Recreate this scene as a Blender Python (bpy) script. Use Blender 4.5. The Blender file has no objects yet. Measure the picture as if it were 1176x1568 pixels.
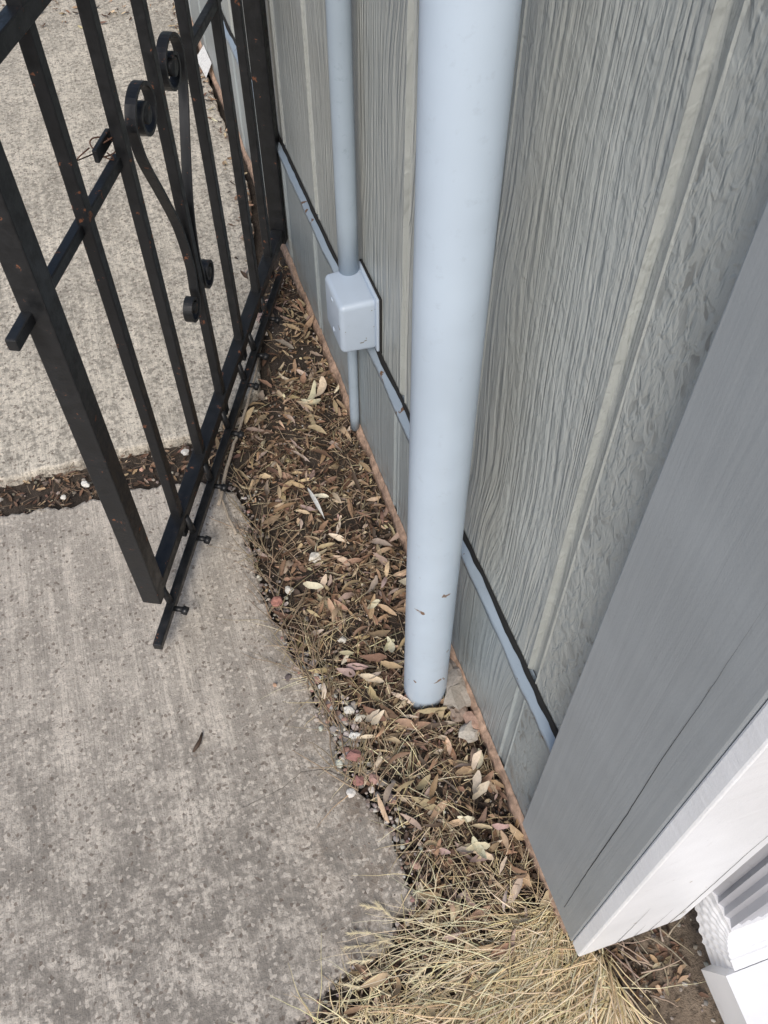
import bpy, math, random
import numpy as np
from mathutils import Vector, Matrix, noise
random.seed(7); R=random.Random(11)
scene=bpy.context.scene
# ---------- frame: X<0 walkway side, wall face on X=0, Y runs along the wall away from the viewer
def P(s,n,z): return (-n,s,z)

# ---------- helpers
class MB:
    def __init__(s): s.v=[];s.f=[];s.c=[]
    def add(s,vs,fs,col=(1,1,1)):
        b=len(s.v); s.v+= [tuple(v) for v in vs]; s.f+=[tuple(b+i for i in f) for f in fs]; s.c+=[col]*len(vs)
    def obj(s,name,mat,parent=None,smooth=True):
        me=bpy.data.meshes.new(name); me.from_pydata(s.v,[],s.f); me.update()
        a=me.color_attributes.new("Col",'FLOAT_COLOR','POINT')
        a.data.foreach_set("color",np.array([(c[0],c[1],c[2],1) for c in s.c],dtype=np.float32).ravel())
        if smooth: me.polygons.foreach_set("use_smooth",[True]*len(me.polygons))
        if mat: me.materials.append(mat)
        o=bpy.data.objects.new(name,me); scene.collection.objects.link(o)
        if parent: o.parent=parent
        return o
def empty(name):
    o=bpy.data.objects.new(name,None); scene.collection.objects.link(o); return o
def bevel(o,w,seg=2):
    m=o.modifiers.new("bevel",'BEVEL'); m.width=w; m.segments=seg; m.limit_method='ANGLE'; return o
def box(name,x0,x1,y0,y1,z0,z1,mat,parent=None,bev=0.0,div=1):
    b=MB()
    vs=[(x,y,z) for x in (x0,x1) for y in (y0,y1) for z in (z0,z1)]
    b.add(vs,[(0,1,3,2),(4,6,7,5),(0,4,5,1),(2,3,7,6),(0,2,6,4),(1,5,7,3)])
    o=b.obj(name,mat,parent,False)
    if bev: bevel(o,bev)
    return o
def tube(b,pts,rad,seg=16,col=(1,1,1),cap=True,sq=False,up=None):
    pts=[Vector(p) for p in pts]; n=len(pts)
    if not hasattr(rad,'__len__'): rad=[rad]*n
    T=[(pts[min(i+1,n-1)]-pts[max(i-1,0)]).normalized() for i in range(n)]
    u=Vector(up) if up else (Vector((0,0,1)) if abs(T[0].z)<.9 else Vector((1,0,0)))
    vs=[];fs=[]
    for i in range(n):
        u=(u-T[i]*u.dot(T[i])).normalized(); w=T[i].cross(u)
        for k in range(seg):
            a=2*math.pi*(k+(.5 if sq else 0))/seg; r=rad[i]*(1.4142 if sq else 1)
            vs.append(pts[i]+(u*math.cos(a)+w*math.sin(a))*r)
    for i in range(n-1):
        for k in range(seg):
            k2=(k+1)%seg; fs.append((i*seg+k,i*seg+k2,(i+1)*seg+k2,(i+1)*seg+k))
    if cap: fs.append(tuple(range(seg-1,-1,-1))); fs.append(tuple((n-1)*seg+k for k in range(seg)))
    b.add(vs,fs,col)

# ---------- material helpers
class M:
    def __init__(s,name):
        s.m=bpy.data.materials.new(name); s.m.use_nodes=True; s.t=s.m.node_tree; s.t.nodes.clear()
        s.out=s.n("ShaderNodeOutputMaterial"); s.b=s.n("ShaderNodeBsdfPrincipled"); s.l(s.b.outputs[0],s.out.inputs[0])
        s.tc=s.n("ShaderNodeTexCoord").outputs["Object"]
    def n(s,t,**k):
        x=s.t.nodes.new(t)
        for a,v in k.items(): setattr(x,a,v)
        return x
    def l(s,a,b): s.t.links.new(a,b)
    def set(s,**k):
        for a,v in k.items():
            i=s.b.inputs[a.replace('_',' ')]
            if hasattr(v,'links') or isinstance(v,bpy.types.NodeSocket): s.l(v,i)
            else: i.default_value=v
        return s
    def map(s,sc=(1,1,1),src=None,rot=(0,0,0)):
        x=s.n("ShaderNodeMapping"); x.inputs['Scale'].default_value=sc; x.inputs['Rotation'].default_value=rot; s.l(src or s.tc,x.inputs[0]); return x.outputs[0]
    def noise(s,scale,detail=4,rough=.5,dist=0,src=None,sc=None):
        x=s.n("ShaderNodeTexNoise"); x.inputs['Scale'].default_value=scale; x.inputs['Detail'].default_value=detail
        x.inputs['Roughness'].default_value=rough; x.inputs['Distortion'].default_value=dist
        v=src or s.tc
        if sc: v=s.map(sc,v)
        s.l(v,x.inputs['Vector']); return x.outputs['Fac']
    def ramp(s,fac,stops,interp='LINEAR'):
        x=s.n("ShaderNodeValToRGB"); r=x.color_ramp; r.interpolation=interp
        while len(r.elements)<len(stops): r.elements.new(.5)
        for e,(p,c) in zip(r.elements,stops):
            e.position=p; e.color=(c,c,c,1) if not hasattr(c,'__len__') else (*c,1)
        s.l(fac,x.inputs[0]); return x.outputs[0]
    def mrange(s,v,a,b):
        x=s.n("ShaderNodeMapRange"); x.inputs[1].default_value=a; x.inputs[2].default_value=b; s.l(v,x.inputs[0]); return x.outputs[0]
    def mix(s,fac,a,b,mode='MIX'):
        x=s.n("ShaderNodeMix"); x.data_type='RGBA'; x.blend_type=mode
        for v,i in ((fac,x.inputs[0]),(a,x.inputs[6]),(b,x.inputs[7])):
            if isinstance(v,bpy.types.NodeSocket): s.l(v,i)
            elif hasattr(v,'__len__'): i.default_value=(*v,1)
            else: i.default_value=v
        return x.outputs[2]
    def math(s,op,a,b=0,c=None,clamp=False):
        x=s.n("ShaderNodeMath"); x.operation=op; x.use_clamp=clamp
        for v,i in ((a,0),(b,1))+(((c,2),) if c is not None else ()):
            if isinstance(v,bpy.types.NodeSocket): s.l(v,x.inputs[i])
            else: x.inputs[i].default_value=v
        return x.outputs[0]
    def xyz(s):
        x=s.n("ShaderNodeSeparateXYZ"); s.l(s.tc,x.inputs[0]); return x.outputs
    def bump(s,h,strength=1,dist=.002,prev=None):
        x=s.n("ShaderNodeBump"); x.inputs['Strength'].default_value=strength; x.inputs['Distance'].default_value=dist
        s.l(h,x.inputs['Height'])
        if prev: s.l(prev,x.inputs['Normal'])
        return x.outputs[0]

def siding_mat(name,col,grain=1.0):
    m=M(name)
    low=m.noise(3.5,2,.5,src=m.map((1,1,.35)))
    low=m.math('MULTIPLY',low,.15)
    sep=m.xyz(); y=m.math('ADD',sep[1],low)
    comb=m.n("ShaderNodeCombineXYZ"); m.l(sep[0],comb.inputs[0]); m.l(y,comb.inputs[1]); m.l(sep[2],comb.inputs[2])
    g1=m.noise(1,2,.5,.28,src=m.map((12,112,4.2),comb.outputs[0]))
    g1=m.ramp(g1,[(.36,0),(.46,.5),(.52,.62),(.62,1)])
    g2=m.noise(1,2,.6,.2,src=m.map((60,420,22),comb.outputs[0]))
    peb=m.noise(74,2,.55,.5,src=m.map((1,1,.55)))
    peb=m.ramp(peb,[(.40,0),(.62,1)])
    zone=m.noise(2.1,1,.5,src=m.map((1,1.6,.25)))
    zone=m.ramp(zone,[(.46,0),(.58,1)])
    s1=m.math('LESS_THAN',sep[1],.262)
    zone2=m.math('MAXIMUM',m.math('MULTIPLY',zone,.55),m.math('MULTIPLY',s1,.92))
    inv=m.math('SUBTRACT',1,zone2)
    h=m.math('ADD',m.math('MULTIPLY',g1,inv),m.math('MULTIPLY',peb,m.math('MULTIPLY',zone2,.42)))
    h=m.math('ADD',h,m.math('MULTIPLY',g2,.16))
    nb=m.bump(h,.85*grain,.0044)
    c=m.mix(m.ramp(m.noise(5,3,.6),[(.3,0),(.7,1)]),[x*.90 for x in col],[min(1,x*1.08) for x in col])
    c=m.mix(m.ramp(m.noise(160,2,.7),[(.25,.5),(.40,0)]),c,[x*.65 for x in col])
    fl=m.math('MULTIPLY',m.ramp(peb,[(.0,.6),(.15,0)]),m.math('MULTIPLY',s1,m.ramp(m.noise(9,3,.6),[(.46,0),(.58,1)])))
    c=m.mix(fl,c,(.15,.15,.14))
    zz=m.math('MULTIPLY',m.ramp(sep[2],[(0.0,1),(.14,0)]),m.ramp(m.noise(30,3,.7),[(.45,0),(.7,.8)]))
    c=m.mix(zz,c,(.20,.16,.12))
    m.set(Base_Color=c,Roughness=.36,Normal=nb); return m.m
def paint_mat(name,col,rough=.4,grain=(30,300,6),gs=.5,chips=None,dirtz=None,chipz=.9,chipt=.655,blot=.45,chipsc=34,bd=.0016):
    m=M(name)
    g=m.noise(1,3,.6,.3,src=m.map(grain)); f=m.noise(300,2,.6)
    h=m.math('ADD',g,m.math('MULTIPLY',f,.25))
    nb=m.bump(h,gs,bd)
    c=m.mix(m.ramp(m.noise(6,3,.6),[(.3,0),(.7,1)]),[x*.92 for x in col],[min(1,x*1.05) for x in col])
    c=m.mix(m.ramp(m.noise(55,4,.7),[(.28,blot),(.40,0)]),c,[x*.66 for x in col])
    if chips:
        sep=m.xyz()
        k=m.ramp(m.noise(chipsc,4,.6,.4),[(chipt,0),(chipt+.012,1)])
        c=m.mix(m.math('MULTIPLY',k,m.ramp(sep[2],[(0,1),(min(.98,chipz*.6),1),(min(1,chipz),.0)])),c,chips)
    if dirtz:
        sep=m.xyz(); zz=m.math('MULTIPLY',m.ramp(sep[2],[(0.0,1),(dirtz,0)]),m.ramp(m.noise(40,4,.7),[(.4,0),(.65,.9)]))
        c=m.mix(zz,c,(.19,.15,.11))
    m.set(Base_Color=c,Roughness=rough,Normal=nb); return m.m
def flat_mat(name,col,rough=.6,var=.25,bs=.4,scale=60):
    m=M(name); n1=m.noise(scale,4,.65)
    c=m.mix(m.ramp(n1,[(.3,0),(.7,1)]),[x*(1-var) for x in col],[min(1,x*(1+var)) for x in col])
    m.set(Base_Color=c,Roughness=rough,Normal=m.bump(n1,bs,.002)); return m.m
def attr_mat(name,rough=.8,scale=150,bs=.4,spread=.3):
    m=M(name); a=m.n("ShaderNodeAttribute"); a.attribute_name="Col"
    n1=m.noise(scale,3,.65)
    c=m.mix(m.ramp(n1,[(.25,spread),(.6,0)]),a.outputs[0],(.03,.02,.012))
    m.set(Base_Color=c,Roughness=rough,Normal=m.bump(n1,bs,.001)); return m.m
def concrete_mat(name,seed=0,tone=1.0,warm=(1,.91,.79),grime=True):
    m=M(name)
    off=m.n("ShaderNodeVectorMath"); off.operation='ADD'; m.l(m.tc,off.inputs[0]); off.inputs[1].default_value=(seed,seed*.7,0); v=off.outputs[0]
    C=lambda k:[min(.95,k*tone*w) for w in warm]
    big=m.noise(2.6,4,.62,.4,src=v); med=m.noise(12,5,.68,.3,src=v)
    streak=m.noise(1,3,.6,.1,src=m.map((230,9,10),v,(0,0,math.radians(5))))
    streak2=m.noise(1,2,.6,src=m.map((38,1.8,1),v,(0,0,math.radians(5))))
    fine=m.noise(300,2,.7,src=v); gr=m.noise(85,3,.65,src=v)
    agg=m.n("ShaderNodeTexVoronoi"); agg.inputs['Scale'].default_value=200; m.l(v,agg.inputs['Vector'])
    aggv=m.n("ShaderNodeSeparateXYZ"); m.l(agg.outputs['Color'],aggv.inputs[0])
    sep=m.xyz()
    base=m.mix(m.ramp(big,[(.38,0),(.60,1)]),C(.35),C(.54))
    base=m.mix(m.ramp(streak2,[(.42,0),(.62,.6)]),base,C(.68))
    base=m.mix(m.ramp(med,[(.38,.55),(.54,0)]),base,C(.29))
    base=m.mix(m.ramp(streak,[(.36,.55),(.52,0)]),base,C(.27))
    pit=m.ramp(gr,[(.40,.75),(.49,0)])
    if grime:
        lo=m.math('ADD',m.math('MULTIPLY',sep[1],-1.0),m.math('MULTIPLY',m.math('SUBTRACT',big,.5),1.8))
        gm=m.mrange(lo,-.75,-.10)
        base=m.mix(m.math('MULTIPLY',gm,m.ramp(med,[(.42,.85),(.60,.08)])),base,C(.21))
        pit=m.math('MULTIPLY',pit,m.math('ADD',m.math('MULTIPLY',gm,.7),.3))
        ed=m.math('MULTIPLY',m.mrange(sep[0],-.44,-.26),m.ramp(m.noise(24,4,.7,src=v),[(.42,.05),(.62,.7)]))
        base=m.mix(ed,base,(.17,.13,.095))
    base=m.mix(pit,base,C(.20))
    base=m.mix(m.ramp(fine,[(.34,.7),(.46,0)]),base,C(.17))
    base=m.mix(m.ramp(gr,[(.57,0),(.68,.45)]),base,C(.70))
    base=m.mix(m.ramp(aggv.outputs[0],[(.90,0),(.93,.5)]),base,C(.68))
    base=m.mix(m.ramp(aggv.outputs[1],[(.955,0),(.965,.65)]),base,(.12,.09,.07))
    h=m.math('ADD',m.math('MULTIPLY',streak,.7),m.math('ADD',m.math('MULTIPLY',fine,.6),m.math('MULTIPLY',gr,.9)))
    m.set(Base_Color=base,Roughness=.9,Normal=m.bump(h,.7,.003)); return m.m
def soil_mat():
    m=M("soil"); a=m.noise(9,4,.65); b=m.noise(90,4,.7); c3=m.noise(420,2,.7)
    sep=m.xyz()
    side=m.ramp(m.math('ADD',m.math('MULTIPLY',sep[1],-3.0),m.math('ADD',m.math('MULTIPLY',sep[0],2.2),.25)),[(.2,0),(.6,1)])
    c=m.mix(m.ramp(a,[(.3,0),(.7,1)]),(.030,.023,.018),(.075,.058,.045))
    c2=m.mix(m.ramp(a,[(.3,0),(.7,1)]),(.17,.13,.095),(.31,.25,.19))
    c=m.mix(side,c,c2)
    c=m.mix(m.ramp(b,[(.35,.7),(.5,0)]),c,(.035,.026,.02))
    c=m.mix(m.ramp(c3,[(.6,0),(.75,.6)]),c,(.30,.25,.19))
    h=m.math('ADD',m.math('MULTIPLY',b,1),m.math('MULTIPLY',c3,.5))
    m.set(Base_Color=c,Roughness=.95,Normal=m.bump(h,.9,.005)); return m.m
def gate_mat():
    m=M("black_iron_paint"); n1=m.noise(45,4,.7); n2=m.noise(260,2,.6)
    c=m.mix(m.ramp(n1,[(.3,0),(.7,1)]),(.007,.008,.009),(.017,.018,.020))
    c=m.mix(m.ramp(n1,[(.65,0),(.68,.85)]),c,(.22,.085,.04))
    r=m.ramp(n1,[(.4,.34),(.7,.65)])
    m.set(Base_Color=c,Roughness=r,Normal=m.bump(n2,.25,.0008)); return m.m

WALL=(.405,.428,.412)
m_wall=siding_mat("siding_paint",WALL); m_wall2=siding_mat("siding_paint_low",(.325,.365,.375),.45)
m_trim=paint_mat("trim_paint_grey",(.33,.36,.38),.42,(14,70,2.5),.45,blot=.2,chips=(.26,.25,.23),chipz=1,chipt=.72)
m_side=paint_mat("trim_paint_lit",(.86,.88,.91),.42,(6,30,85),.45,dirtz=.095,chips=(.40,.36,.31),chipz=.6,chipt=.70,chipsc=26,bd=.002,blot=.2)  # near-white base puts the side face's strong light into the paint
m_flash=paint_mat("flashing_paint",(.285,.345,.405),.4,(20,20,60),.4,chips=(.14,.08,.045),chipz=.95,chipt=.63,chipsc=24)
m_pipe=paint_mat("pipe_paint",(.50,.60,.71),.33,(14,14,5),.18,chips=(.20,.13,.09),chipz=.62,chipt=.675,blot=.22,chipsc=28)
m_cond=paint_mat("conduit_paint",(.33,.40,.47),.36,(40,40,6),.25)
m_box=paint_mat("box_paint",(.44,.52,.62),.36,(40,40,40),.2,chips=(.2,.19,.18),chipt=.70,blot=.2)
m_raw=flat_mat("raw_hardboard",(.40,.275,.20),.9,.45,.8,90)
m_dark=flat_mat("dark_gap",(.012,.012,.012),.9,.2)
m_conc=concrete_mat("concrete_near",0,1.0); m_conc2=concrete_mat("concrete_far",3.3,1.14,(1,.92,.78),False)
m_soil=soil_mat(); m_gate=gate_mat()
m_leaf=attr_mat("dead_leaf",.7); m_stone=attr_mat("stone",.85,scale=220,bs=.8,spread=.35); m_grass=attr_mat("straw",.6,scale=60,bs=.1,spread=.1)
m_vinyl=paint_mat("white_vinyl",(.76,.77,.79),.4,(20,20,20),.1,dirtz=.07,blot=.15)
m_vinyl_shade=paint_mat("vinyl_shaded",(.40,.41,.45),.45,(20,20,20),.1)  # greyed copy of the white vinyl, shade painted into the downpipe colour

# ---------- ground
b=MB(); b.add([(-60,-60,-.07),(60,-60,-.07),(60,60,-.07),(-60,60,-.07)],[(0,1,2,3)]); b.obj("ground",m_soil,None,False)
edge=[(-.9,.56),(-.3,.52),(-.06,.50),(.009,.439),(.048,.368),(.075,.285),(.116,.222),(.236,.222),(.345,.266),(.444,.266),(.562,.294),(.686,.314),(.849,.322),(1.004,.308),(1.07,.36),(1.2,.39),(1.25,.24),(1.295,.196),(1.724,.113),(2.1,.04),(3.3,.03),(6,.03)]
def nedge(s): return float(np.interp(s,[e[0] for e in edge],[e[1] for e in edge]))
def soilz(x,y):
    n=-x
    z=-.026+.010*noise.noise(Vector((x*6,y*6,1)))+.006*noise.noise(Vector((x*25,y*25,4)))+.003*noise.noise(Vector((x*70,y*70,9)))
    ne=nedge(y)
    if 0<n<ne and -.05<y<1.6: z+=.012*math.sin(math.pi*n/ne)
    if n<-.0: z-=.004
    return z
b=MB(); xs=np.concatenate([np.arange(-1.6,-.5,.03),np.arange(-.5,.6,.01),np.arange(.6,1.2,.05)]); ys=np.concatenate([np.arange(-.7,1.6,.01),np.arange(1.6,6,.04)])
vs=[(x,y,soilz(x,y)) for y in ys for x in xs]; nx=len(xs)
fs=[(j*nx+i,j*nx+i+1,(j+1)*nx+i+1,(j+1)*nx+i) for j in range(len(ys)-1) for i in range(nx-1)]
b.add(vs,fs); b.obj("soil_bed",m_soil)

# ---------- concrete slabs with worn edges
def slab(name,poly,mat,z=0,rough=(True,)*99,amp=.006,seed=0):
    pts=[]
    L=len(poly)
    for i in range(L):
        a=Vector(poly[i]); c=Vector(poly[(i+1)%L]); k=max(1,int((c-a).length/.008)) if rough[i] else 1
        for j in range(k):
            p=a.lerp(c,j/k)
            if rough[i]:
                t=(c-a).normalized(); nn=Vector((-t.y,t.x))
                p=p+nn*(amp*noise.noise(Vector((p.x*22,p.y*22,seed)))*2+amp*.9*noise.noise(Vector((p.x*80,p.y*80,seed+3))))
            pts.append(p)
    n=len(pts); nrm=[]
    for i in range(n):
        t=(pts[(i+2)%n]-pts[i-2]).normalized(); nrm.append(Vector((t.y,-t.x)))
    rings=[]
    for off,dz in ((-.007,0),(-.002,-.002),(0,-.008),(.002,-.075)):
        rings.append([(pts[i].x+nrm[i].x*off,pts[i].y+nrm[i].y*off,z+dz+(0.0015*noise.noise(Vector((pts[i].x*60,pts[i].y*60,dz*99))) if dz<0 else 0)) for i in range(n)])
    b=MB(); vs=sum(rings,[]); fs=[tuple(range(n))]
    for r in range(3):
        for i in range(n):
            j=(i+1)%n; fs.append((r*n+i,(r+1)*n+i,(r+1)*n+j,r*n+j))
    b.add(vs,fs); o=b.obj(name,mat,None,False); return o
near=[(-e[1],e[0]) for e in edge[:14]]+[(-.36,1.055),(-.46,1.095),(-.643,1.092),(-.803,1.12),(-1.0,1.13),(-2.2,1.13),(-2.2,-.9)]
slab("concrete_slab",near,m_conc,0,[True]*18+[True,False,False],.009,1)
far=[(-.383,1.21),(-.30,1.235),(-.20,1.31),(-.15,1.5),(-.113,1.724),(-.04,2.1),(-.03,3.3),(-.03,6),(-2.2,6),(-2.2,1.215),(-.9,1.207),(-.616,1.212)]
slab("concrete_slab",far,m_conc2,.004,[True]*7+[False,False]+[True]*3,.005,5)
b=MB(); cp=[(.345,.27),(.37,.30),(.378,.34),(.36,.38),(.352,.43),(.345,.47),(.33,.50)]
vs=[];k=0
for i in range(len(cp)-1):
    for j in range(10):
        t=j/10; s=cp[i][0]*(1-t)+cp[i+1][0]*t+.0022*noise.noise(Vector((k*.5,1,1))); n=cp[i][1]*(1-t)+cp[i+1][1]*t; w=.0006*(1-k/70); k+=1
        vs+=[P(s-w,n,.0006),P(s+w,n,.0006)]
b.add(vs,[(2*j,2*j+1,2*j+3,2*j+2) for j in range(len(vs)//2-1)]); b.obj("slab_crack",flat_mat("crack",(.06,.05,.04),.9))

# ---------- house
house=empty("grey_house")
def siding(name,y0,y1,z0,z1,x,mat,gro,dep=.007,w=.024):
    prof=[(y0,x)]
    for g in gro:
        if g-w/2<y0 or g+w/2>y1: continue
        prof+=[(g-w/2-.003,x),(g-w/2-.001,x-.0016),(g-w/2+.0012,x+dep*.85),(g-w/2+.003,x+dep),(g+w/2-.003,x+dep),(g+w/2-.0012,x+dep*.85),(g+w/2+.001,x-.0016),(g+w/2+.003,x)]
    prof.append((y1,x)); b=MB(); n=len(prof)
    vs=[(p[1],p[0],z0) for p in prof]+[(p[1],p[0],z1) for p in prof]
    fs=[(i,i+n,i+n+1,i+1) for i in range(n-1)]
    vs+=[(x+.02,y0,z0),(x+.02,y1,z0)]
    fs.append(tuple(range(n))+(2*n+1,2*n))
    b.add(vs,fs); return b.obj(name,mat,house,False)
gro=[.278+.287*i for i in range(20)]
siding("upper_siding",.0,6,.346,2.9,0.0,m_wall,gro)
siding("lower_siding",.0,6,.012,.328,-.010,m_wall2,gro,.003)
box("wall_core",.022,4.5,.004,6,.02,2.9,m_dark,house)
b=MB(); ys=np.arange(.14,6,.01); vs=[]
for y in ys:
    w=.0022*noise.noise(Vector((y*9,0,2)))+.0012*noise.noise(Vector((y*45,0,2))); q=.0045*noise.noise(Vector((y*19,1,2)))+.002*noise.noise(Vector((y*70,1,2)))
    for x,z in ((.006,.346),(-.002,.3385+w),(-.0130+w,.3325+w),(-.0150+w,.330+w),(-.0148+w,.319+q),(-.0105,.3185+q)): vs.append((x,y,z))
fs=[(j*6+i,j*6+i+1,(j+1)*6+i+1,(j+1)*6+i) for j in range(len(ys)-1) for i in range(5)]
b.add(vs,fs); b.obj("z_flashing",m_flash,house)
b=MB(); vs=[]
for y in ys:
    w=.0055*noise.noise(Vector((y*10,5,2)))+.003*noise.noise(Vector((y*40,5,2)))
    vs+=[(-.0012,y,.352+w*.5),(-.0052+w*.6,y,.3405),(.004,y,.338)]
b.add(vs,[(j*3+i,j*3+i+1,(j+1)*3+i+1,(j+1)*3+i) for j in range(len(ys)-1) for i in range(2)]); b.obj("flashing_gap",m_dark,house)
b=MB(); vs=[]; ys2=np.arange(.0,6,.006)
for y in ys2:
    w=.007*noise.noise(Vector((y*18,5,2)))+.003*noise.noise(Vector((y*70,5,2)))
    h=.024+.018*noise.noise(Vector((y*9,9,2)))+.006*noise.noise(Vector((y*60,3,7)))
    vs+=[(-.0108,y,h+.004),(-.0128,y,h),(-.0175+w,y,h-.008),(-.0200+w,y,-.006),(-.006,y,-.014)]
b.add(vs,[(j*5+i,j*5+i+1,(j+1)*5+i+1,(j+1)*5+i) for j in range(len(ys2)-1) for i in range(4)]); b.obj("raw_board_edge",m_raw,house)
box("corner_board_front",-.030,-.002,-.022,.160,.075,2.9,m_trim,house,.0025)
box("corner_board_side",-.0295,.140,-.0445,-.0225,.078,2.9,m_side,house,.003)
box("side_siding",.143,4.5,-.012,.02,.04,2.9,m_wall2,house)
b=MB(); vs=[]; zs=np.arange(.12,1.1,.01)
for z in zs:
    y=.018+.0022*noise.noise(Vector((z*5,1,1)))+.0006*noise.noise(Vector((z*40,1,1))); w=.0006*max(.05,1-abs(z-.4)/.6)
    vs+=[(-.0304,y-w,z),(-.0304,y+w,z)]
b.add(vs,[(2*j,2*j+1,2*j+3,2*j+2) for j in range(len(zs)-1)]); b.obj("board_split",m_dark,house)
for xx,z0,z1,w0 in ((.118,.08,.75,.0008),(.030,.078,.30,.0006),(.085,.078,.22,.0006),(.060,.078,.16,.0005)):
    b=MB(); vs=[]
    for z in np.arange(z0,z1,.008):
        x=xx+.003*noise.noise(Vector((z*8,xx*50,1)))+.0007*noise.noise(Vector((z*60,3,1))); w=w0*(1-(z-z0)/(z1-z0))+.0001
        vs+=[(x-w,-.0449,z),(x+w,-.0449,z)]
    b.add(vs,[(2*j,2*j+1,2*j+3,2*j+2) for j in range(len(vs)//2-1)]); b.obj("board_check",m_dark,house)
box("unseen_shade_eave",-.30,4.5,-.35,6,2.9,3.0,m_side,house)  # unseen overhang added to darken the wall below

# ---------- big pipe
b=MB(); zs=np.linspace(-.03,2.9,60)
tube(b,[(-.083-.0085*z,.462,z) for z in zs],.0390,48,cap=True,up=(1,0,0)); b.obj("painted_pipe",m_pipe)

# ---------- conduit + junction box
con=empty("electrical_conduit")
b=MB(); tube(b,[(-.030,1.078,z) for z in np.linspace(.45,2.9,20)],.0185,24,up=(1,0,0)); b.obj("conduit_pipe",m_cond,con)
b=MB(); tube(b,[(-.022,1.105,z) for z in np.linspace(.015,.40,10)],.0105,20,up=(1,0,0)); b.obj("lower_conduit",m_cond,con)
def rbox(name,x0,x1,y0,y1,z0,z1,mat,par,r,taper=.0):
    o=box(name,x0,x1,y0,y1,z0,z1,mat,par)
    if taper:
        cy=(y0+y1)/2; cz=(z0+z1)/2
        for v in o.data.vertices:
            if v.co.x<(x0+x1)/2: v.co.y=cy+(v.co.y-cy)*(1-taper); v.co.z=cz+(v.co.z-cz)*(1-taper)
    bevel(o,r,5)
    for p in o.data.polygons: p.use_smooth=True
    return o
jb=empty("junction_box")
rbox("box_body",-.076,-.006,.978,1.087,.360,.474,m_box,jb,.010,.04)
rbox("box_flange",-.010,-.003,.974,1.091,.356,.478,m_box,jb,.003)
rbox("box_gasket",-.005,-.0005,.971,1.093,.353,.480,m_dark,jb,.001)
b=MB(); tube(b,[(-.0745,1.032,.382),(-.0770,1.032,.382)],.005,12); tube(b,[(-.0745,1.032,.452),(-.0770,1.032,.452)],.005,12); b.obj("cover_screws",m_box,jb)

# ---------- gate
gate=empty("wrought_iron_gate")
A=Vector((-.516,.756,0)); B=Vector((-.021,1.770,0)); D=(B-A).normalized(); N=Vector((D.y,-D.x,0))
def g(t,z,o=0): return A+D*t+N*o+Vector((0,0,z))
def gbar(name,p,q,hw,ht=None,o=None):
    ht=ht or hw; b=MB(); p=Vector(p); q=Vector(q); T=(q-p).normalized()
    u=Vector((0,0,1)) if abs(T.z)<.5 else D
    u=(u-T*u.dot(T)).normalized(); w=T.cross(u)
    vs=[e+u*a*hw+w*c*ht for e in (p,q) for a,c in ((-1,-1),(1,-1),(1,1),(-1,1))]
    b.add(vs,[(0,1,2,3),(7,6,5,4)]+[(k,(k+4),(k+1)%4+4,(k+1)%4) for k in range(4)])
    o=b.obj(name,m_gate,gate,False); bevel(o,.002,2); return o
ZT=1.62
gbar("latch_stile",g(0,.085),g(0,ZT),.0180,.0180)
for i,t in enumerate([.17,.335,.505,.68,.85,.985]):
    gbar("picket_%d"%i,g(t,.05),g(t,ZT),.0095,.0095)
gbar("hinge_stile",g(1.11,.07),g(1.11,ZT+.1),.0195,.0195)
gbar("bottom_rail",g(.02,.10),g(1.09,.10),.0140,.0145)
gbar("lower_bar",g(-.085,.045,.022),g(1.0,.045,.022),.0085,.0085)
gbar("middle_rail",g(-.070,.768,-.010),g(.335,.768,-.010),.0090,.0075)
gbar("middle_rail_far",g(.68,.768,.0),g(1.09,.768,.0),.0090,.0075)
gbar("upper_rail",g(.02,1.045),g(1.09,1.045),.0120,.0105)
gbar("top_rail",g(.02,ZT),g(1.09,ZT),.0150,.0120)
gbar("latch_tab",g(.285,.80,-.02),g(.345,.80,-.02),.010,.004)
b=MB()
for t in [.0,.165,.30,.45,.60,.70,.83]:
    tube(b,[g(t,.045,.03),g(t,.045,.047)],.0055,10); tube(b,[g(t,.045,.045),g(t,.040,.055)],.0085,10)
    tube(b,[g(t+.01,.10,.012),g(t+.01,.04,.022)],.007,8)
b.obj("stub_feet",m_gate,gate)
def scroll(name,path,w=.0085,th=.0028,o=0):
    b=MB(); pts=[Vector(p) for p in path]; n=len(pts); vs=[]
    for i in range(n):
        t=(pts[min(i+1,n-1)]-pts[max(i-1,0)]).normalized(); nn=Vector((-t.y,t.x))
        for a,c in ((-1,-1),(1,-1),(1,1),(-1,1)):
            q=pts[i]+nn*a*th; vs.append(g(q.x,q.y,o+c*w))
    fs=[(0,3,2,1),tuple(4*(n-1)+k for k in range(4))]
    for i in range(n-1):
        for k in range(4): fs.append((i*4+k,i*4+(k+1)%4,(i+1)*4+(k+1)%4,(i+1)*4+k))
    b.add(vs,fs); return b.obj(name,m_gate,gate,False)
def spiral(cx,cy,r0,r1,a0,a1,n=44):
    return [(cx+(r0+(r1-r0)*i/n)*math.cos(a0+(a1-a0)*i/n),cy+(r0+(r1-r0)*i/n)*math.sin(a0+(a1-a0)*i/n)) for i in range(n+1)]
def cr(pts,n=14):
    out=[]
    P_=[Vector(p) for p in pts]; P_=[P_[0]*2-P_[1]]+P_+[P_[-1]*2-P_[-2]]
    for i in range(1,len(P_)-2):
        for k in range(n):
            t=k/n; a,b_,c,d=P_[i-1:i+3]
            out.append(.5*((2*b_)+(-a+c)*t+(2*a-5*b_+4*c-d)*t*t+(-a+3*b_-3*c+d)*t**3))
    out.append(P_[-2]); return [tuple(v) for v in out]
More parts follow.
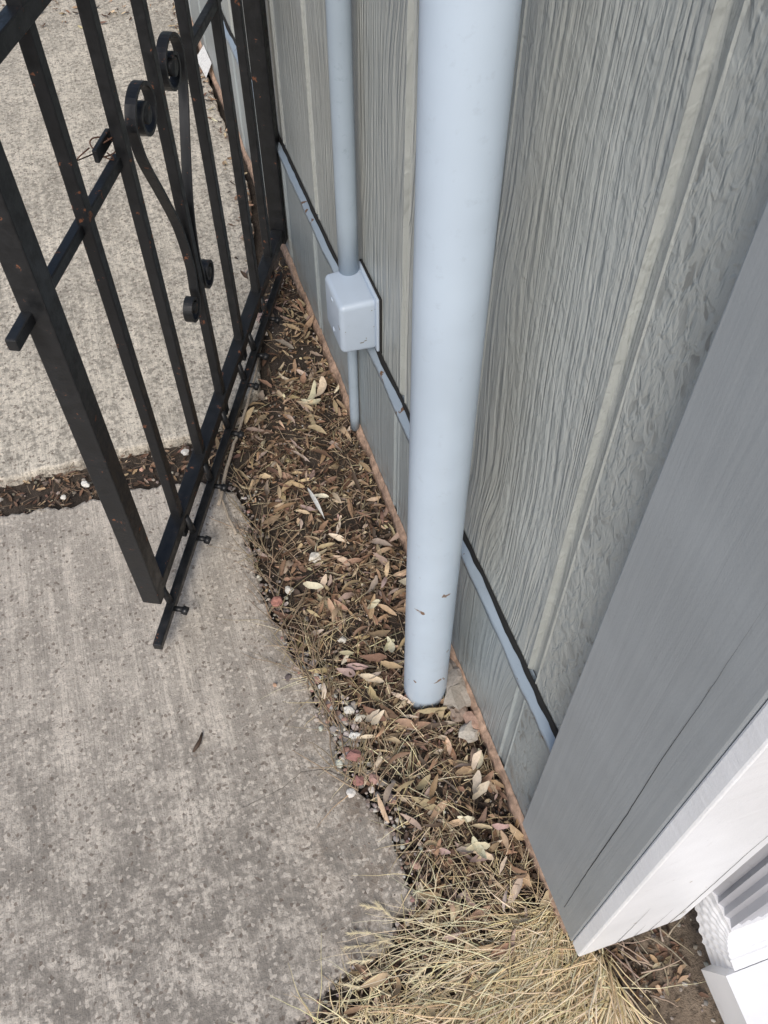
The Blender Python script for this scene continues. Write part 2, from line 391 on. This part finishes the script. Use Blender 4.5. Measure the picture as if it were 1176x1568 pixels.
for sgn,nm in ((1,"left"),(-1,"right")):
    mir=lambda L:[(.505+(x-.505)*sgn,y) for x,y in L]
    top=spiral(.432,.785,.016,.052,math.pi*-1.6,math.pi*1.0)
    stem=cr([(.380,.785),(.392,.73),(.432,.645),(.470,.555),(.487,.465),(.482,.41)])
    bot=spiral(.452,.393,.032,.010,math.radians(20),math.radians(-470))
    scroll("scroll_strap_"+nm,mir(top+stem[1:]+bot[1:]))
for cx,cz,r in ((.432,.785,.015),(.578,.785,.015),(.452,.393,.010),(.558,.393,.010)):
    b=MB(); tube(b,[g(cx,cz,-.009),g(cx,cz,.009)],r,16); b.obj("scroll_boss",m_gate,gate)
b=MB()
pts=[g(.315+.012*math.cos(a)+.006*math.sin(a*.37),.795+.013*math.sin(a)+.003*math.cos(a*.7),-.02+.014*math.sin(a*1.3)) for a in np.linspace(0,12,80)]
tube(b,pts,.0011,6); tube(b,[g(.30,.795,-.03),g(.27,.80,-.045),g(.262,.815,-.03),g(.275,.82,-.02)],.0011,6); b.obj("tie_wire",flat_mat("rusty_wire",(.11,.05,.03),.7),gate)

# ---------- downspout
ds=empty("rain_downspout")
def fluted(name,pth,hx,hy,mat,flu=.003,cap=False):
    nseg=[]; m_=12
    for k in range(m_): u=-1+2*k/m_; nseg.append((u,-1,k%2))
    for k in range(8): u=-1+2*k/8; nseg.append((1,u,k%2))
    for k in range(m_): u=1-2*k/m_; nseg.append((u,1,k%2))
    for k in range(8): u=1-2*k/8; nseg.append((-1,u,k%2))
    vs=[]; n=len(nseg)
    for i,(c,ang,sc) in enumerate(pth):
        nrm=Vector((0,-math.cos(ang),math.sin(ang)))
        for (u,w,alt) in nseg:
            k=sc*(1-(flu*alt/hx))
            vs.append(Vector(c)+Vector((1,0,0))*u*hx*k+nrm*w*hy*k)
    fs=[(i*n+k,i*n+(k+1)%n,(i+1)*n+(k+1)%n,(i+1)*n+k) for i in range(len(pth)-1) for k in range(n)]
    if cap: fs.append(tuple(range(n)))
    b=MB(); b.add(vs,fs); return b.obj(name,mat,ds,False)
cx=.205
fluted("downpipe",[((cx,-.055,z),0,1) for z in np.linspace(.13,2.85,6)],.048,.034,m_vinyl_shade,flu=.005)
path=[]
for i in range(37):
    f=i/36; a=f*math.radians(74); rr=.095
    y=-.055-rr*(1-math.cos(a)); z=.192-rr*math.sin(a)
    path.append(((cx,y,z),a,1.06+(.05 if i%4 in (1,2) and 3<i<30 else 0)))
fluted("elbow",path,.047,.035,m_vinyl,flu=.001,cap=True)
e=path[-1][0]; a=math.radians(74)
path2=[((cx-.006,e[1]-d*math.sin(a),e[2]-d*math.cos(a)*.55-.004),a,k) for d,k in ((-.003,1.0),(0,1.25),(.06,1.25),(.2,1.25),(.34,1.25))]
fluted("outlet_extension",path2,.047,.033,m_vinyl,flu=.0,cap=True)

# ---------- litter
LC=[(.27,.175,.105),(.42,.31,.19),(.56,.45,.30),(.13,.075,.045),(.34,.22,.14),(.66,.57,.43),(.075,.048,.032),(.20,.12,.08),(.38,.29,.24)]
LW=[4,4,2.5,5,3,1.6,6,5,3]
def leaf(b,p,L,W,yaw,pitch,roll,curl,col):
    st=6; vs=[]; sk=R.uniform(-.35,.35)
    for i in range(st+1):
        t=i/st; w=W*(math.sin(math.pi*min(1,t*.93+.04))**.75)*(1-.35*t)*R.uniform(.82,1.12)
        ca=curl*(t-.5); x=(math.sin(ca)/curl if abs(curl)>.05 else t-.5)*L; z=((1-math.cos(ca))/curl if abs(curl)>.05 else 0)*L
        fold=.5*w; yy=sk*W*math.sin(t*3)
        vs+=[Vector((x,yy-w*R.uniform(.8,1.1),z+fold*R.uniform(.5,1.3))),Vector((x,yy,z)),Vector((x,yy+w*R.uniform(.8,1.1),z+fold*R.uniform(.5,1.3)))]
    M_=Matrix.Rotation(yaw,3,'Z')@Matrix.Rotation(pitch,3,'Y')@Matrix.Rotation(roll,3,'X')
    vs=[M_@v+Vector(p) for v in vs]
    fs=[(i*3+k,(i+1)*3+k,(i+1)*3+k+1,i*3+k+1) for i in range(st) for k in (0,1)]
    b.add(vs,fs,col)
def jit(c,a=.25):
    k=R.uniform(1-a,1+a); return tuple(min(1,max(.01,x*k*R.uniform(.93,1.07))) for x in c)
def spot(dens_far=.25):
    while True:
        s=R.uniform(-.10,1.75)
        if s>1.3 and R.random()>dens_far: continue
        ne=nedge(s)
        n=R.uniform(-.0,ne+.0)
        if s<.02: n=R.uniform(0,.45)
        if n>.30 and s>.1 and R.random()<.6: continue
        d=(ne-n)
        if d<.05 and R.random()<.65: continue
        if (n-.083)**2+(s-.462)**2<.043**2: continue
        if n<.016: continue
        if noise.noise(Vector((s*14,n*14,3)))<-.10 and R.random()<.65: continue
        return s,n
b=MB()
for i in range(1600):
    s,n=spot(); L=R.uniform(.018,.038); W=L*R.uniform(.11,.20)
    leaf(b,P(s,n,soilz(-n,s)+.004+R.random()*.010),L,W,R.uniform(0,6.283),R.gauss(0,.30),R.gauss(0,.6),R.uniform(-1.6,1.6),jit(R.choices(LC,[4,1.5,.4,7,2,.1,9,7,1])[0]))  # mostly dark browns, also painting in the shade lacking between leaves
for i in range(600):
    s,n=spot(.35); L=R.uniform(.026,.054); W=L*R.uniform(.11,.20)
    leaf(b,P(s,n,soilz(-n,s)+.014+R.random()*.018),L,W,R.uniform(0,6.283),R.gauss(0,.28),R.gauss(0,.7),R.uniform(-2,2),jit(R.choices(LC,[3,6,4,1,4,2.6,1,2,5])[0],.2))
for i in range(5500):
    s,n=spot(.3); L=R.uniform(.005,.016); W=L*R.uniform(.15,.35)
    leaf(b,P(s,n,soilz(-n,s)+.003+R.random()*.014),L,W,R.uniform(0,6.283),R.gauss(0,.4),R.gauss(0,.5),R.uniform(-1.5,1.5),jit(R.choices(LC,LW)[0],.4))
for s,n,L in ((1.23,.07,.070),(1.21,.095,.055),(.50,.17,.05),(.55,.12,.04),(.25,.06,.05),(.66,.12,.035),(.42,.19,.04),(.30,.05,.04),(.72,.22,.045),(.17,.10,.045)):
    for k in range(2): leaf(b,P(s+R.gauss(0,.006),n+R.gauss(0,.006),.022),L,L*.2,R.uniform(0,6.28),R.gauss(0,.2),R.gauss(0,.3),1.6,jit((.62,.54,.40),.1))
for i in range(420):
    n=R.uniform(.3,1.0); s=R.uniform(1.11,1.21); L=R.uniform(.006,.022)
    leaf(b,P(s,n,soilz(-n,s)+.006),L,L*.22,R.uniform(0,6.28),R.gauss(0,.3),R.gauss(0,.4),.5,jit(R.choices(LC,[3,1,.3,5,2,.1,6,4,1])[0]))
for i in range(220):
    x=R.uniform(-.02,.35); y=R.uniform(-.25,.0); L=R.uniform(.005,.022)
    if R.random()<.6: x=R.uniform(.02,.15); y=R.uniform(-.12,-.04)
    leaf(b,(x,y,soilz(x,y)+.004),L,L*.22,R.uniform(0,6.28),R.gauss(0,.3),R.gauss(0,.4),.5,jit(R.choices(LC,LW)[0]))
for i in range(500):
    if R.random()<.7: s=R.uniform(3.25,4.2); n=R.uniform(.03,.75)
    else: s=R.uniform(1.7,3.3); n=nedge(s)+abs(R.gauss(0,.03))
    L=R.uniform(.008,.03); leaf(b,P(s,n,.010),L,L*.22,R.uniform(0,6.28),R.gauss(0,.3),R.gauss(0,.4),.8,jit(R.choices(LC,LW)[0]))
b.obj("fallen_leaves",m_leaf)
b=MB()
def stem(p,L,yaw,r,col,bend=.3,zup=0):
    pts=[]; x,y,z=p; a=yaw
    for i in range(6):
        pts.append((x,y,z+zup*math.sin(math.pi*i/5))); a+=R.gauss(0,bend*.3); x+=math.cos(a)*L/5; y+=math.sin(a)*L/5; z+=R.gauss(0,.0008)
    tube(b,pts,[r,r,r*.9,r*.8,r*.7,r*.5],4,col)
for i in range(1800):
    s,n=spot(.3); stem(P(s,n,soilz(-n,s)+.012+R.random()*.016),R.uniform(.015,.07),R.uniform(0,6.28),R.uniform(.0003,.0009),jit(R.choice([(.20,.14,.09),(.40,.31,.20),(.12,.08,.05),(.56,.46,.31)])))
for i in range(160):
    s=R.uniform(.3,1.05); n=nedge(s)-R.uniform(-.015,.05); stem(P(s,n,.010),R.uniform(.04,.14),math.pi/2+R.gauss(0,.5),R.uniform(.0005,.0012),jit((.30,.23,.15)),.5)
for i in range(100):
    n=R.uniform(.3,.9); stem(P(R.uniform(1.1,1.22),n,.0),R.uniform(.02,.06),R.uniform(0,6.28),.0006,jit((.25,.18,.12)))
for i in range(25):
    stem((R.uniform(.02,.15),R.uniform(-.12,-.03),-.015),R.uniform(.03,.09),R.uniform(0,6.28),R.uniform(.0008,.002),jit((.40,.33,.25)),.5)
b.obj("twigs",m_leaf)
for pts,r in (([P(.98,.36,.02),P(1.1,.31,.03),P(1.2,.26,.03),P(1.32,.205,.02),P(1.42,.17,.02)],.0042),([P(.90,.34,.014),P(1.02,.35,.02),P(1.12,.33,.02)],.003)):
    b=MB(); pp=cr([(p[0],p[1]) for p in pts],8); zz=np.linspace(pts[0][2],pts[-1][2],len(pp)); tube(b,[(q[0]+R.gauss(0,.0008),q[1],z) for q,z in zip(pp,zz)],[r*(1-.5*i/len(pp)) for i in range(len(pp))],8,(.42,.36,.29)); b.obj("branch",m_stone)
import bmesh
bm=bmesh.new(); bmesh.ops.create_icosphere(bm,subdivisions=2,radius=1); IV=[v.co.copy() for v in bm.verts]; IF=[tuple(v.index for v in f.verts) for f in bm.faces]; bm.free()
def stone(b,p,r,col,flat=.65,amp=.35):
    o=Vector((R.uniform(0,99),R.uniform(0,99),R.uniform(0,99))); M_=Matrix.Rotation(R.uniform(0,6.28),3,'Z')@Matrix.Rotation(R.uniform(-.4,.4),3,'X'); sx=R.uniform(.7,1.3)
    vs=[]
    for v in IV:
        k=1+amp*noise.noise(v*1.3+o)+amp*.5*noise.noise(v*3+o); vs.append(M_@Vector((v.x*r*sx*k,v.y*r*k,v.z*r*flat*k))+Vector(p))
    b.add(vs,IF,col)
SC=[(.34,.31,.28),(.46,.43,.39),(.24,.21,.19),(.56,.54,.50),(.36,.22,.18),(.42,.36,.30),(.16,.14,.13)]
SD=[(.20,.17,.14),(.26,.23,.20),(.14,.11,.09),(.34,.30,.26)]
b=MB()
for i in range(560):
    s=R.uniform(.0,1.05); n=nedge(s)-abs(R.gauss(0,.022))+.006; r=R.uniform(.0012,.0042)*(1.4 if .36<s<.6 else 1)
    stone(b,P(s,n,(-.004 if nedge(s)-n>0.01 else .001)+r*.3),r,jit(R.choice(SC+SD),.15))
for i in range(130):
    s=R.gauss(.42,.09); n=R.gauss(nedge(s)-.025,.018); r=R.uniform(.003,.0085)
    stone(b,P(s,n,.002),r,jit(R.choice(SC),.15))
for i in range(130):
    n=R.uniform(.3,1.0); s=R.uniform(1.10,1.21); r=R.uniform(.001,.005); stone(b,P(s,n,-.014+r*.5),r,jit(R.choice(SD),.15))
for s,n,r,c in ((1.135,.62,.0095,(.75,.74,.70)),(1.115,.67,.006,(.7,.68,.63)),(1.15,.80,.006,(.5,.47,.42)),(.72,.30,.012,(.42,.20,.16)),(.74,.27,.009,(.6,.58,.52)),(.375,.245,.012,(.34,.17,.15)),(.33,.25,.010,(.34,.17,.15)),(.325,.225,.009,(.40,.25,.21)),(.315,.27,.008,(.66,.64,.6)),(.52,.265,.006,(.7,.7,.68)),(.80,.20,.010,(.66,.63,.56)),(.60,.20,.008,(.6,.57,.5)),(.55,.345,.005,(.5,.32,.22)),(.46,.23,.009,(.7,.68,.62)),(.44,.215,.008,(.6,.58,.5)),(.41,.235,.008,(.7,.7,.66)),(1.16,.40,.008,(.7,.68,.64)),(1.14,.50,.006,(.65,.4,.3))):
    stone(b,P(s,n,.004+r*.3),r,c,.65,.5)
for i in range(900):
    s,n=spot(.5); r=R.uniform(.0008,.0025); stone(b,P(s,n,soilz(-n,s)+.01),r,jit(R.choice(SC+SD),.2))
for i in range(300):
    x=R.uniform(-.06,.4); y=R.uniform(-.3,.0); r=R.uniform(.0008,.0045); stone(b,(x,y,soilz(x,y)),r,jit(R.choice(SC[:3]+[(.25,.2,.15)]),.2))
for i in range(140):
    s=R.uniform(.1,1.0); n=nedge(s)+abs(R.gauss(0,.04)); r=R.uniform(.0005,.0016); stone(b,P(s,n,.0008),r,jit((.26,.21,.17),.3))
b.obj("gravel",m_stone,None,False)
b=MB()
for s,n,r,c in ((.425,.030,.030,(.34,.31,.27)),(.455,.028,.024,(.38,.35,.32)),(.395,.045,.016,(.28,.22,.18)),(.352,.038,.018,(.46,.43,.38)),(.372,.024,.016,(.40,.27,.21)),(.48,.035,.02,(.30,.27,.24))):
    stone(b,P(s,n,.008),r,c,.65,.8)
b.obj("concrete_rubble",m_stone,None,False)
b=MB(); vs=[]
for i in range(9):
    t=i/8; w=.0045*math.sin(math.pi*min(1,t*.9+.08)); c=Vector(P(.955-t*.09,.172-t*.012,.034+.006*math.sin(t*3)))
    vs+=[c+Vector((-w,0,.002)),c,c+Vector((w,0,.002))]
b.add(vs,[(i*3+k,i*3+3+k,i*3+4+k,i*3+1+k) for i in range(8) for k in (0,1)],(.66,.66,.63)); b.obj("white_feather",m_leaf)
b=MB(); b.add([P(2.74,.04,.02),P(2.86,.05,.03),P(2.88,.015,.06),P(2.76,.012,.055)],[(0,1,2,3)],(.75,.75,.73)); b.obj("paper_scrap",m_leaf)
b=MB(); tube(b,[P(.470,.512,.004),P(.478,.502,.008),P(.487,.496,.006),P(.50,.490,.005)],[.002,.004,.003,.0015],7,(.07,.045,.03)); b.obj("dead_stick",m_leaf)

# ---------- dry grass
b=MB()
GC=[(.74,.62,.38),(.66,.53,.30),(.80,.71,.48),(.50,.39,.22),(.70,.61,.41)]
def blade(p,L,yaw,el,w,col,droop=1.0,seed=False):
    x,y,z=p; n=7; vs=[]; a=yaw; e=el
    side=Vector((-math.sin(yaw),math.cos(yaw),0))
    pts=[]
    for i in range(n+1):
        t=i/n; pts.append(Vector((x,y,z)))
        ww=w*(1-.8*t)
        vs+=[Vector((x,y,z))+side*ww,Vector((x,y,z+ww*.8)),Vector((x,y,z))-side*ww]
        x+=math.cos(a)*math.cos(e)*L/n; y+=math.sin(a)*math.cos(e)*L/n; z+=math.sin(e)*L/n
        e-=droop*R.uniform(.08,.28); a+=R.gauss(0,.09)
        if z<.004: z=.004+R.random()*.004; e=max(e,0)
    b.add(vs,[(i*3+k,i*3+3+k,i*3+4+k,i*3+1+k) for i in range(n) for k in (0,1)],col)
    if seed:
        q=pts[-1]; dr=(pts[-1]-pts[-2]).normalized()
        for k in range(60):
            c=q-dr*.035*R.random(); dd=(dr+Vector((R.gauss(0,.35),R.gauss(0,.35),R.gauss(0,.35)))).normalized()
            b.add([c+side*.0006,c-side*.0006,c+dd*R.uniform(.006,.014)],[(0,1,2)],(.80,.71,.48))
for i in range(2200):
    s=R.gauss(-.088,.042); n=R.gauss(.07,.085)
    if s>.0: s=-R.random()*.05
    n=max(-.03,n)
    yaw=math.radians(R.gauss(222,30))
    blade(P(s,n,soilz(-n,s)+R.random()*.01),R.uniform(.06,.22),yaw,R.uniform(.05,.7),R.uniform(.0007,.0019),jit(R.choice(GC),.25),1.0)
for i in range(260):
    s=R.uniform(-.02,.05); n=R.uniform(.0,.10); blade(P(s,n,-.005),R.uniform(.06,.15),math.radians(R.gauss(215,35)),R.uniform(.1,.6),R.uniform(.0006,.0014),jit(R.choice(GC),.25))
for i in range(420):
    s=R.uniform(-.12,.02); n=R.uniform(.1,.42); blade(P(s,n,.004),R.uniform(.04,.14),R.uniform(0,6.28),R.uniform(.0,.35),R.uniform(.0005,.0013),jit(R.choice(GC),.3))
for i in range(110):
    s=R.uniform(.0,.14); n=R.uniform(.02,.24); blade(P(s,n,.0),R.uniform(.04,.12),R.uniform(0,6.28),R.uniform(.1,.5),R.uniform(.0004,.0009),jit(R.choice(GC),.25))
for i in range(42):
    s=R.uniform(.0,.09); n=R.uniform(.10,.24); blade(P(s,n,.0),R.uniform(.08,.19),math.radians(R.gauss(170,20)),R.uniform(.25,.7),R.uniform(.0005,.0009),jit(GC[2],.15),1.0,i%3==0)
for i in range(200):
    s=R.uniform(.14,.65); n=nedge(s)-R.uniform(.0,.16); blade(P(s,n,.004),R.uniform(.03,.11),R.uniform(0,6.28),R.uniform(.0,.4),R.uniform(.0004,.0009),jit(R.choice(GC),.25))
for i in range(40):
    s=R.uniform(-.05,.05); n=R.uniform(-.06,.0); blade(P(s,n,.0),R.uniform(.03,.08),R.uniform(0,6.28),R.uniform(.3,1),.0007,jit(R.choice(GC),.25))
b.obj("dry_grass",m_grass)

# ---------- light
w=bpy.data.worlds.new("World"); scene.world=w; w.use_nodes=True; nt=w.node_tree; nt.nodes.clear()
sky=nt.nodes.new("ShaderNodeTexSky"); sky.sky_type='NISHITA'; sky.sun_disc=False
el=math.radians(45); az=math.radians(206)
sky.sun_elevation=el; sky.sun_rotation=az; sky.dust_density=3; sky.air_density=1
bg=nt.nodes.new("ShaderNodeBackground"); bg.inputs[1].default_value=.145; ow=nt.nodes.new("ShaderNodeOutputWorld")
nt.links.new(sky.outputs[0],bg.inputs[0]); nt.links.new(bg.outputs[0],ow.inputs[0])
sd=bpy.data.lights.new("sun",'SUN'); sd.energy=2.15; sd.angle=math.radians(22); sd.color=(1,.95,.89)
so=bpy.data.objects.new("sun",sd); scene.collection.objects.link(so)
dirv=Vector((math.sin(az)*math.cos(el),math.cos(az)*math.cos(el),math.sin(el)))
so.rotation_euler=dirv.to_track_quat('Z','Y').to_euler(); so.location=dirv*5

# ---------- camera
cd=bpy.data.cameras.new("camera"); cd.sensor_fit='VERTICAL'; cd.sensor_height=36; cd.lens=36*1356/1568; cd.clip_start=.02; cd.clip_end=300
co=bpy.data.objects.new("camera",cd); scene.collection.objects.link(co); co.location=(-.377,-.199,1.5)
co.rotation_euler=(math.radians(90-53.16),0,math.radians(-17.99)); scene.camera=co
scene.view_settings.view_transform='Standard'; scene.view_settings.look='None'; scene.view_settings.exposure=0
